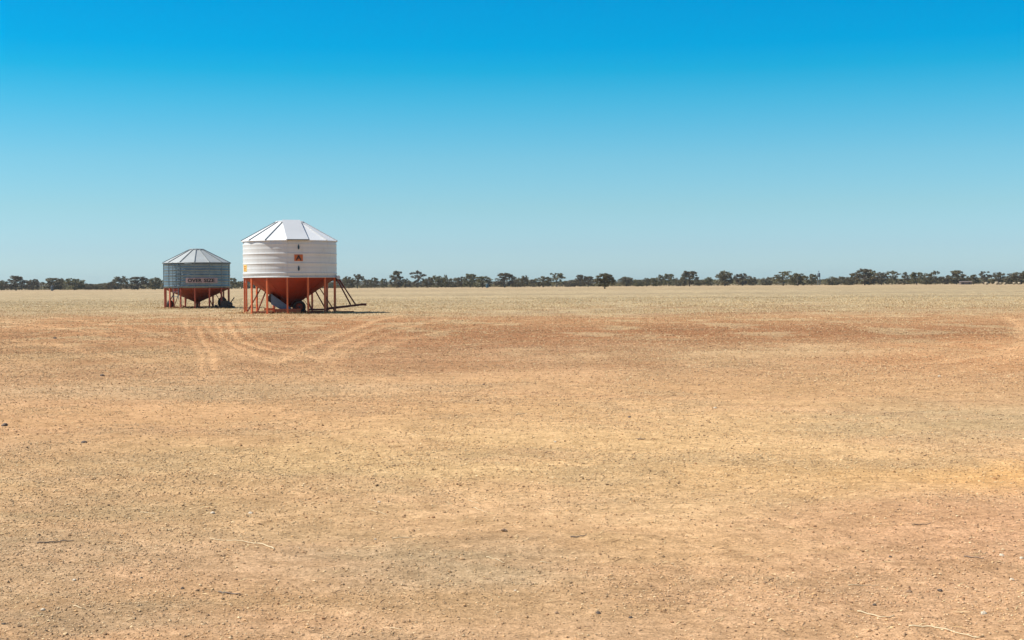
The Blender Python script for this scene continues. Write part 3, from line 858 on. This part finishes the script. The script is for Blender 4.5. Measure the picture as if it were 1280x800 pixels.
# ---- the grey field bin
def grey_silo():
    D = 93.2; X = column_at(246.3, D)
    va = math.atan2(X, D)
    root = empty('field_bin', (X, D, 0), -va)
    tag(root, 'smaller blue-grey galvanised field bin with OVER SIZE sign, farther of the two bins', 'grain bin')
    RW = 2.13; Z0, Z1 = 1.33, 2.96; n = 14; off = R(-4)
    prof = [(RW - .03, Z0), (RW, Z0)]
    for i in range(9):
        z = Z0 + .11 + i * .175
        a = .020 if i % 2 == 0 else .010
        prof += [(RW, z - .04), (RW + a, z - .01), (RW + a, z + .01), (RW, z + .04)]
    prof += [(RW, Z1), (RW - .03, Z1)]
    w = MB().lathe(prof, 112, off=off).build('wall', M_GALV, root)
    for a in [off + 2 * PI * k / n for k in range(n)]:
        MB().beam(pol(RW + .012, a, Z0 + .02), pol(RW + .012, a, Z1 - .02), .045, .03).build('wall_seam', M_GALV, w)
    rf = facet_roof(root, n, off, RW + .05, .47, Z1, 3.82, M_GROOF, M_SEAM, .05)
    MB().lathe([(RW + .02, Z1 - .05), (RW + .075, Z1 - .05), (RW + .075, Z1 + .012), (RW + .02, Z1 + .012)], 84).build('eave_gutter', M_SEAM, rf)
    MB().lathe([(.50, 3.79), (.52, 3.84), (.46, 3.88), (.20, 3.90), (.001, 3.90)], n, off=off, smooth=False).build('top_cap', M_SEAM, rf)
    # ladder on the lit side
    ld = MB(); la = R(-37)
    T = Matrix.Rotation(la, 3, 'Z')
    for s in (-.2, .2):
        ld.beam(pol(RW + .11, la + s / RW, Z0 - .75), pol(RW + .11, la + s / RW, Z1 + .02), .04, .04)
    for i in range(8):
        z = Z0 - .55 + i * .29
        ld.beam(pol(RW + .11, la - .19 / RW, z), pol(RW + .11, la + .19 / RW, z), .025, .025)
    for zz in (Z0 + .2, Z1 - .15):
        for s in (-.2, .2): ld.beam(pol(RW + .005, la + s / RW, zz), pol(RW + .10, la + s / RW, zz), .03, .03)
    ld.build('ladder', M_GALV, root)
    # sign
    am = R(8.8)
    bd = curved_plate(RW + .022, am - 1.03 / RW, am + 1.03 / RW, 1.64, 1.975, .018, 24).build('sign_board', M_BOARD, w)
    text_plate('OVER', RW + .041, am - .46 / RW, 1.805, .90, .225, .008, bd, M_BLACK, 'lettering', .03)
    text_plate('SIZE', RW + .041, am + .45 / RW, 1.805, .72, .225, .008, bd, M_BLACK, 'lettering', .03)
    # hopper
    cone = MB().lathe([(RW - .04, Z0 - .005), (RW - .05, Z0 - .05), (RW - .10, Z0 - .10), (.16, .40), (.14, .30)], n * 2, off=off, smooth=False).build('hopper', M_RUST2, root)
    MB().box((0, 0, .20), (.17, .17, .40)).build('outlet', M_RUST2, cone)
    for k in range(n):
        a = off + 2 * PI * k / n
        T = Matrix.Rotation(a, 3, 'Z')
        l = MB().box(pol(RW - .045, a, Z0 / 2), (.095, .07, Z0), T).build('leg', M_LEG2, root)
        MB().box(pol(RW - .045, a, .012), (.20, .18, .02), T).build('foot_plate', M_RUST, l)
        deg = math.degrees(a) % 360
        if 60 < deg < 300:
            MB().beam(pol(RW - .09, a, .08), pol(RW - .62, a + R(4), .98), .035, .035).build('brace', M_DARKSTEEL, l)
    MB().box(pol(RW - .02, R(-38), Z0 - .17), (.42, .12, .22), Matrix.Rotation(R(-38), 3, 'Z')).build('gear_box', M_RUST, root)
    MB().tube([(-.05 + .42 * math.cos(t) - .62, -1.2, .34 + .2 * math.sin(t)) for t in [PI * .9 + i * .22 for i in range(9)]], .022, 6).build('hose', M_ORANGE, root)
    fr = MB()
    for yy in (-1.0, 1.0): fr.box((0, yy, .07), (3.6, .07, .07))
    fr.build('base_frame', M_RUST2, root)
    wheel(root, (-1.72, -.4, .27), .27, .2, R(55))
    wheel(root, (1.60, -.9, .36), .36, .26, R(50))
    return root
grey_silo()

def fringe(name, cx, cy, rad, n, label):
    a = rng.random(n) * 2 * PI; r = rad + rng.normal(0, .22, n) * (rng.random(n) < .7) + rng.random(n) * .7 * (rng.random(n) < .35)
    x = cx + r * np.sin(a); y = cy - r * np.cos(a)
    k = fbm(x * 1.5, y * 1.5, 3, 191); s_ = k > .42; x, y = x[s_], y[s_]; n = len(x)
    H = .03 + .10 * rng.random(n) ** 2
    o = link_mesh(name, blades(name, x, y, H * .5, .004 + .004 * rng.random(n), H, choose(n, [((220, 192, 142), 5), ((180, 142, 96), 3), ((120, 94, 62), 2)])), M_TONE2)
    tag(o, label, 'dry grass', kind='stuff')
fringe('dry_grass', column_at(362.8, 73.8), 73.8, 2.45, 2600, 'dry grass fringe round the feet of the white bin')
fringe('dry_grass', column_at(246.3, 93.2), 93.2, 2.2, 2600, 'dry grass fringe round the feet of the grey bin')

# ---- auger engine standing under the right side of the grey bin
def auger_engine():
    Y = 91.6
    x0 = column_at(283, Y)
    root = empty('auger_engine', (x0, Y, 0), 0)
    tag(root, 'dark greasy auger engine with a raised lever, at the right foot of the grey bin', 'engine')
    MB().box((.0, 0, .10), (.95, .5, .10)).build('skid', M_DARK, root)
    bl = MB().box((-.08, 0, .30), (.5, .38, .30)).box((.14, 0, .24), (.3, .3, .18)).build('engine_block', M_DARK, root)
    for i in range(5): MB().box((-.26 + i * .09, 0, .465), (.03, .34, .04)).build('cooling_fin', M_DARK, bl)
    MB().tube([(.24, 0, .2), (.30, 0, .42), (.50, 0, .70)], .035, 8).build('lever', M_DARK, root)
    MB().lathe([(.001, -.05), (.15, -.05), (.17, 0), (.15, .05), (.001, .05)], 20, (.28, -.26, .24), M=Matrix.Rotation(R(90), 3, 'X')).build('pulley', M_DARK, root)
    MB().tube([(-.2, 0, .45), (-.2, 0, .62)], .03, 8).build('exhaust', M_DARK, root)
auger_engine()
def can():
    Y = 92.0; x0 = column_at(270, Y)
    root = empty('grease_drum', (x0, Y, 0))
    tag(root, 'tiny dark drum on the ground under the grey bin cone, right of its outlet', 'drum')
    MB().lathe([(.001, 0), (.10, 0), (.105, .02), (.10, .10), (.105, .11), (.10, .20), (.09, .22), (.001, .22)], 18).build('drum_body', M_DARK, root)
    MB().tube([(-.08, 0, .2), (-.06, 0, .28), (.06, 0, .28), (.08, 0, .2)], .012, 6).build('drum_handle', M_DARK, root)
can()

# ------------------------------------------------------------------ trees
def tree_mesh(kind, seed, nleaf=1500, leaf=.30):
    """crown leaves + wood, normalised to width 1 (x,y about +-0.5) and height 1"""
    r = np.random.default_rng(seed)
    H = 8.0; Wd = 8.0
    clumps = []      # centre, radii
    if kind == 'round':
        for i in range(66):
            a = r.random() * 2 * PI; q = math.sqrt(r.random())
            z = r.uniform(.7, 7.2); env = 3.6 * math.sqrt(max(.05, 1 - ((z - 3.4) / 4.4) ** 2))
            clumps.append(((env * q * math.cos(a), env * q * math.sin(a), z), r.uniform(.5, 1.0)))
    elif kind == 'open':
        for i in range(38):
            a = r.random() * 2 * PI; q = r.random() ** .5
            z = r.choice([r.uniform(5.6, 7.5), r.uniform(3.0, 5.6), r.uniform(.7, 3.0)], p=[.3, .35, .35])
            env = (3.6 - .45 * max(0, z - 4.6)) if z > 3.0 else 3.3
            clumps.append(((env * q * math.cos(a), env * q * math.sin(a), z), r.uniform(.45, .95)))
    elif kind == 'flat':
        for i in range(15):
            a = r.random() * 2 * PI; q = r.random() ** .5
            clumps.append(((3.3 * q * math.cos(a), 3.3 * q * math.sin(a), 6.8 - 1.3 * q * q + r.uniform(-.5, .4)), r.uniform(.5, .9)))
        for i in range(26):
            a = r.random() * 2 * PI; q = r.random() ** .5 * 3.5
            clumps.append(((q * math.cos(a), q * math.sin(a), r.uniform(.7, 4.4)), r.uniform(.6, 1.0)))
    elif kind == 'bush':
        for i in range(36):
            a = r.random() * 2 * PI; q = r.random() ** .5
            z = r.uniform(.6, 6.8) * (1 - .35 * q); clumps.append(((3.8 * q * math.cos(a), 3.8 * q * math.sin(a), z), r.uniform(.7, 1.3)))
    elif kind == 'lone':
        for i in range(70):
            a = r.random() * 2 * PI; q = math.sqrt(r.random())
            z = r.uniform(1.5, 7.3); env = 3.6 * math.sqrt(max(.05, 1 - ((z - 3.6) / 4.2) ** 2)) if z > 3 else 2.0 + .5 * z
            clumps.append(((env * q * math.cos(a), env * q * math.sin(a), z), r.uniform(.5, .95)))
    P = []
    per = nleaf // len(clumps)
    for c, rad in clumps:
        d = r.normal(0, 1, (per, 3)); d /= np.linalg.norm(d, axis=1)[:, None]
        rr = rad * r.random((per, 1)) ** .4
        p = d * rr * np.array([1.05, 1.05, .8]) + np.array(c)
        P.append(p)
    P = np.concatenate(P); n = len(P)
    P[:, 2] = np.where(P[:, 2] < .25, .25 + r.random(n) * 1.2, P[:, 2])
    u = r.normal(0, 1, (n, 3)); u /= np.linalg.norm(u, axis=1)[:, None]
    v = r.normal(0, 1, (n, 3)); v -= (v * u).sum(1)[:, None] * u; v /= np.linalg.norm(v, axis=1)[:, None]
    s = leaf * (.6 + .8 * r.random((n, 1)))
    V = np.stack([P - u * s * .5, P - v * s * .34, P + u * s * .5, P + v * s * .34], 1).reshape(-1, 3)
    Fc = np.arange(n * 4).reshape(-1, 4)
    # wood
    mb = MB()
    lean = r.uniform(-.4, .4, 2)
    top = Vector((lean[0], lean[1], 5.2))
    fk = Vector((lean[0] * .4, lean[1] * .4, 2.2))
    mb.tube([(0, 0, 0), (lean[0] * .1, 0, 1.0), fk, top * .8, top], [.30, .24, .20, .13, .06], 7)
    order = r.permutation(len(clumps))[:12]
    for i in order:
        c = Vector(clumps[i][0]); t = r.uniform(.1, .8); b = fk.lerp(top, t)
        if c.z < 2.2: b = Vector((0, 0, 1.0))
        m = b.lerp(c, .55) + Vector((0, 0, .35))
        mb.tube([b, m, c], [.11, .07, .025], 5)
    mx = max(np.abs(V[:, 0]).max(), np.abs(V[:, 1]).max()); zt = V[:, 2].max()
    k = np.array([.5 / mx, .5 / mx, 1 / zt])
    V = V * k
    mb.v = [(a * k[0], b * k[1], c * k[2]) for a, b, c in mb.v]
    cm = np_mesh('crown', V, Fc, False); 
    wm = bpy.data.meshes.new('trunk'); wm.from_pydata(mb.v, [], mb.f); wm.update(); wm.polygons.foreach_set('use_smooth', mb.sm)
    wm.materials.append(M_BARK); cm.materials.append(M_LEAF2 if kind in ('open',) and seed % 2 else M_LEAF)
    return cm, wm
LIB = {'round': [tree_mesh('round', s, 4200, .42) for s in (1, 2, 3, 4)],
       'open': [tree_mesh('open', s, 2500, .42) for s in (5, 6, 7, 8)],
       'flat': [tree_mesh('flat', s, 2700, .42) for s in (9, 10, 11)],
       'bush': [tree_mesh('bush', s, 3600, .42) for s in (12, 13, 14)],
       'lone': [tree_mesh('lone', 15, 7000, .36)]}
def plant_tree(name, cm, wm, loc, sx, sz, rz, label, group=None):
    t = empty(name, loc, rz); t.scale = (sx, sx, sz)
    for nm, me in (('trunk', wm), ('crown', cm)):
        o = bpy.data.objects.new(nm, me); COL.objects.link(o); o.parent = t
    tag(t, label, 'tree', group); return t
ORD = ['first', 'second', 'third', 'fourth', 'fifth', 'sixth', 'seventh', 'eighth', 'ninth', 'tenth', 'eleventh', 'twelfth', 'thirteenth', 'fourteenth',
       'fifteenth', 'sixteenth', 'seventeenth', 'eighteenth', 'nineteenth', 'twentieth', 'twenty-first', 'twenty-second', 'twenty-third', 'twenty-fourth', 'twenty-fifth', 'twenty-sixth']
# column, crown top row, width in pixels, shape
TREES = {
 'tree left of the grey bin': [(194, 346.5, 20, 'round'), (172, 345.5, 25, 'round'), (151, 345, 18, 'flat'), (140, 351, 13, 'bush'), (128, 353.5, 16, 'bush'),
     (111, 354, 17, 'bush'), (93, 347.5, 23, 'round'), (76, 347.5, 11, 'open'), (66, 347, 22, 'round'), (41, 348.5, 15, 'open'), (20, 344.5, 24, 'round'), (2, 350, 15, 'round')],
 'tree in the gap between the bins': [(290, 347, 12, 'round'), (302, 351, 13, 'bush')],
 'tree behind the white bin legs': [(314, 347, 14, 'round'), (410, 348, 16, 'bush')],
 'tree right of the white bin': [(428, 347, 14, 'bush'), (436, 345, 11, 'round'), (447, 342.5, 14, 'open'), (459, 349, 10, 'flat'), (468, 346.5, 10, 'round'), (480, 348, 8, 'flat'),
     (496, 338, 14, 'round'), (507, 348, 11, 'round'), (522, 338, 18, 'open'), (535, 346, 12, 'bush'), (547, 344, 17, 'round'), (557, 343, 5, 'flat'), (566, 347, 18, 'bush'), (577, 345.5, 12, 'round'), (588, 342, 17, 'round'),
     (603, 345, 20, 'round'), (631, 341, 23, 'round'), (647, 347, 13, 'bush'), (656, 344, 9, 'flat'), (666, 349, 12, 'round'), (679, 345, 19, 'round'), (696, 341, 17, 'open'), (713, 350, 14, 'bush'), (725, 343, 11, 'open'), (735, 345, 15, 'open')],
 'tree right of the lone tree': [(783, 345.5, 18, 'round'), (797, 349, 12, 'bush'), (808, 347, 8, 'round'), (817, 347, 11, 'round'), (825, 343, 8, 'flat'), (836, 342, 14, 'open'),
     (851, 346, 12, 'bush'), (862, 338.5, 20, 'round'), (875, 349, 12, 'bush'), (886, 346, 11, 'open'), (906, 338, 20, 'round'), (928, 341.5, 19, 'round'), (940, 346, 11, 'round'), (959, 346, 12, 'bush'),
     (979, 339, 22, 'open'), (997, 341, 24, 'round'), (1015, 342, 12, 'round')],
 'tree right of the water tower': [(1040, 345.5, 15, 'bush'), (1052, 345.5, 12, 'round'), (1060, 346, 9, 'bush'), (1066, 341, 9, 'round'), (1081, 335.5, 21, 'round'), (1092, 338, 11, 'round'),
     (1102, 340, 18, 'round'), (1115, 338, 11, 'flat'), (1130, 340, 18, 'open'), (1146, 340, 16, 'flat'), (1158, 341, 12, 'bush'), (1169, 338, 12, 'flat'), (1181, 344, 15, 'bush'), (1196, 337.5, 18, 'round'),
     (1207, 345, 10, 'bush'), (1217, 343, 12, 'round'), (1230, 339, 18, 'open'), (1248, 340, 16, 'flat'), (1261, 345, 12, 'bush'), (1276, 339, 30, 'round')],
}
WORD = {'round': 'dense rounded gum tree', 'open': 'open-crowned gum tree', 'flat': 'flat-topped gum tree', 'bush': 'low bushy tree'}
for where, lst in TREES.items():
    for i, (px, top, wpx, kind) in enumerate(lst):
        if kind == 'flat' and px not in (836, 1169, 1115): kind = 'round'
        if kind == 'open' and px not in (447, 522, 696, 979, 1130, 1230): kind = 'round'
        D = random.uniform(780, 900)
        if wpx > 19: D = random.uniform(740, 800)
        X = column_at(px, D); h = CAM_H + (hor(px) - top) * D / F
        cm, wm = random.choice(LIB[kind])
        size = 'tall' if h > 8.3 else ('small' if h < 5.2 else 'medium')
        if kind == 'bush': lab = 'low bushy grey-green tree'
        else: lab = size + ' ' + WORD[kind]
        lab += ', ' + ORD[i] + ' ' + where + (' in far row' if 'legs' not in where else '')
        plant_tree('bushy_tree' if kind == 'bush' else 'gum_tree', cm, wm, (X, D, -.05), wpx * 1.38 * D / F, h * 1.02, random.random() * 6.28, lab, 'gum trees along the far edge of the paddock')
cm, wm = LIB['lone'][0]
D = 437
plant_tree('gum_tree', cm, wm, (column_at(756, D), D, -.03), 28 * D / F, CAM_H + (355.3 - 341) * D / F, 1.0, 'lone dark bushy tree standing in the paddock in front of the tree line')

# scrub that closes the gaps under and behind the trees
def scrub(name, D, h0, h1, n, leaf, label, mat, seed):
    r = np.random.default_rng(seed)
    x = (r.random(n) * 2 - 1) * D * .62
    env = fbm(x * .016 + seed, x * 0 + 3, 4, seed, .6)
    hh = h0 + (h1 - h0) * sstep(.3, .75, env)
    z = r.random(n) ** .8 * hh
    y = D + r.normal(0, 9, n) + 12 * np.sin(x * .01)
    P = np.stack([x, y, z], 1)
    u = r.normal(0, 1, (n, 3)); u /= np.linalg.norm(u, axis=1)[:, None]
    v = r.normal(0, 1, (n, 3)); v -= (v * u).sum(1)[:, None] * u; v /= np.linalg.norm(v, axis=1)[:, None]
    s = leaf * (.6 + .8 * r.random((n, 1)))
    V = np.stack([P - u * s * .5, P - v * s * .35, P + u * s * .5, P + v * s * .35], 1).reshape(-1, 3)
    o = link_mesh(name, np_mesh(name, V, np.arange(n * 4).reshape(-1, 4)), mat)
    tag(o, label, 'scrub', kind='stuff')
scrub('scrub', 925, 1.4, 4.0, 110000, .6, 'low dark scrub filling in beneath the far tree line', M_LEAF, 5)
scrub('distant_woodland', 2350, 6.0, 10.5, 90000, 2.2, 'hazy blue-grey woodland beyond the tree line', M_LEAF2, 8)

# ------------------------------------------------------------------ small far things
def water_tower():
    D = 860; X = column_at(1023.5, D)
    t = empty('water_tower', (X, D, 0)); tag(t, 'slim blue-grey water tower rising above the far tree line at the right', 'water tower')
    h = CAM_H + (hor(1023) - 341.0) * D / F
    MB().lathe([(.001, h - 2.6), (.85, h - 2.55), (.9, h - 2.3), (.9, h - .5), (.5, h - .1), (.001, h)], 20).build('tank', M_BLUEGREY, t)
    for sx in (-.6, .6):
        for sy in (-.6, .6):
            MB().beam((sx * 1.1, sy * 1.1, 0), (sx, sy, h - 2.5), .16).build('leg', M_BLUEGREY, t)
    for z in (1.5, 3.2): MB().beam((-.63, -.63, z), (.63, -.63, z + 1.2), .08).build('brace', M_BLUEGREY, t)
    MB().tube([(0, 0, h - .05), (0, 0, h + .9)], .08, 6).build('mast', M_BLUEGREY, t)
    MB().lathe([(.001, h + .7), (.35, h + .75), (.35, h + 1.1), (.001, h + 1.15)], 10).build('mast_head', M_DARK, t)
water_tower()
def tank(px, wpx, toprow, D, mat, label):
    X = column_at(px, D); t = empty('water_tank', (X, D, 0)); tag(t, label, 'water tank')
    r = wpx * D / F / 2; h = max(1.6, CAM_H + (hor(px) - toprow) * D / F)
    prof = [(.001, 0), (r, 0)]
    k = 5
    for i in range(k):
        z = h * .85 * (i + .5) / k; prof += [(r, z - h * .04), (r * 1.03, z), (r, z + h * .04)]
    prof += [(r, h * .86)]
    MB().lathe(prof, 24).build('tank_wall', mat, t)
    rf = MB().lathe([(r * 1.04, h * .86), (r * .5, h * .96), (.001, h)], 24).build('tank_roof', mat, t)
    MB().lathe([(.001, h * 1.03), (r * .18, h * 1.02), (r * .18, h * .95)], 10).build('inlet_hatch', M_DARK, rf)
tank(609, 3.4, 354.5, 720, M_BLUE, 'small dull blue tank at the foot of the far trees near the centre')
tank(65, 3.0, 357.0, 640, M_BLUEGREY, 'small blue-grey tank in front of the trees at the far left')
def bale(px, row, wpx, label):
    D = 700; X = column_at(px, D); r = wpx * D / F / 2 * .85
    n = 20; z = CAM_H + (hor(px) - row) * D / F
    o = MB().tube([(-r, 0, r), (-r * .97, 0, r), (r * .97, 0, r), (r, 0, r)], [r * .9, r, r, r * .9], n).build('hay_bale', M_HAY)
    o.location = (X, D, 0); o.rotation_euler = (0, 0, R(random.uniform(-30, 30)))
    tag(o, label, 'hay bale', 'hay bales before the trees at the far right')
BL = [(1233, 4.0, 'cream round hay bale at the far right, leftmost of the row before the trees'), (1246, 4.4, 'brightest and largest cream hay bale in the far right row, second from its left'),
      (1250.5, 3.2, 'small hay bale touching the right side of the brightest bale'), (1256, 3.2, 'pinkish hay bale in the middle of the far right row'),
      (1267.5, 3.4, 'pale hay bale, second from the right end of the row'), (1274, 3.6, 'pale hay bale at the right end of the row before the trees')]
for px, wpx, lab in BL: bale(px, 353, wpx, lab)
def shed():
    D = 790; X0 = column_at(1200, D); X1 = column_at(1214, D); L = X1 - X0
    t = empty('farm_shed', ((X0 + X1) / 2, D, 0)); tag(t, 'long low faded pink farm shed under the trees at the far right', 'shed')
    w = MB().box((0, 0, .7), (L, 3, 1.4)).build('shed_wall', M_SHED, t)
    rf = MB()
    x = L / 2 + .2
    vs = [(-x, -1.8, 1.403), (x, -1.8, 1.403), (x, 1.8, 1.403), (-x, 1.8, 1.403), (-x, 0, 1.85), (x, 0, 1.85)]
    rf.add(vs, [(3, 2, 1, 0), (0, 1, 5, 4), (2, 3, 4, 5), (1, 2, 5), (3, 0, 4)]).build('shed_roof', M_SHED, t)
    for xx in (-1.9, 1.6): MB().box((xx, -1.52, .65), (.8, .04, 1.2)).build('shed_door', M_DARK, t)
shed()

# ------------------------------------------------------------------ air
def haze():
    m = bpy.data.materials.new('air'); m.use_nodes = True; nt = m.node_tree; nt.nodes.clear()
    out = nt.nodes.new('ShaderNodeOutputMaterial'); v = nt.nodes.new('ShaderNodeVolumePrincipled')
    v.inputs['Color'].default_value = (.95, .97, 1, 1); v.inputs['Density'].default_value = .00008
    v.inputs['Anisotropy'].default_value = 0.2
    nt.links.new(v.outputs[0], out.inputs['Volume'])
    o = MB().box((0, 0, 9.5), (5400, 5400, 21)).build('haze', m)
    tag(o, 'thin pale haze over the whole paddock', 'haze', kind='stuff')
haze()
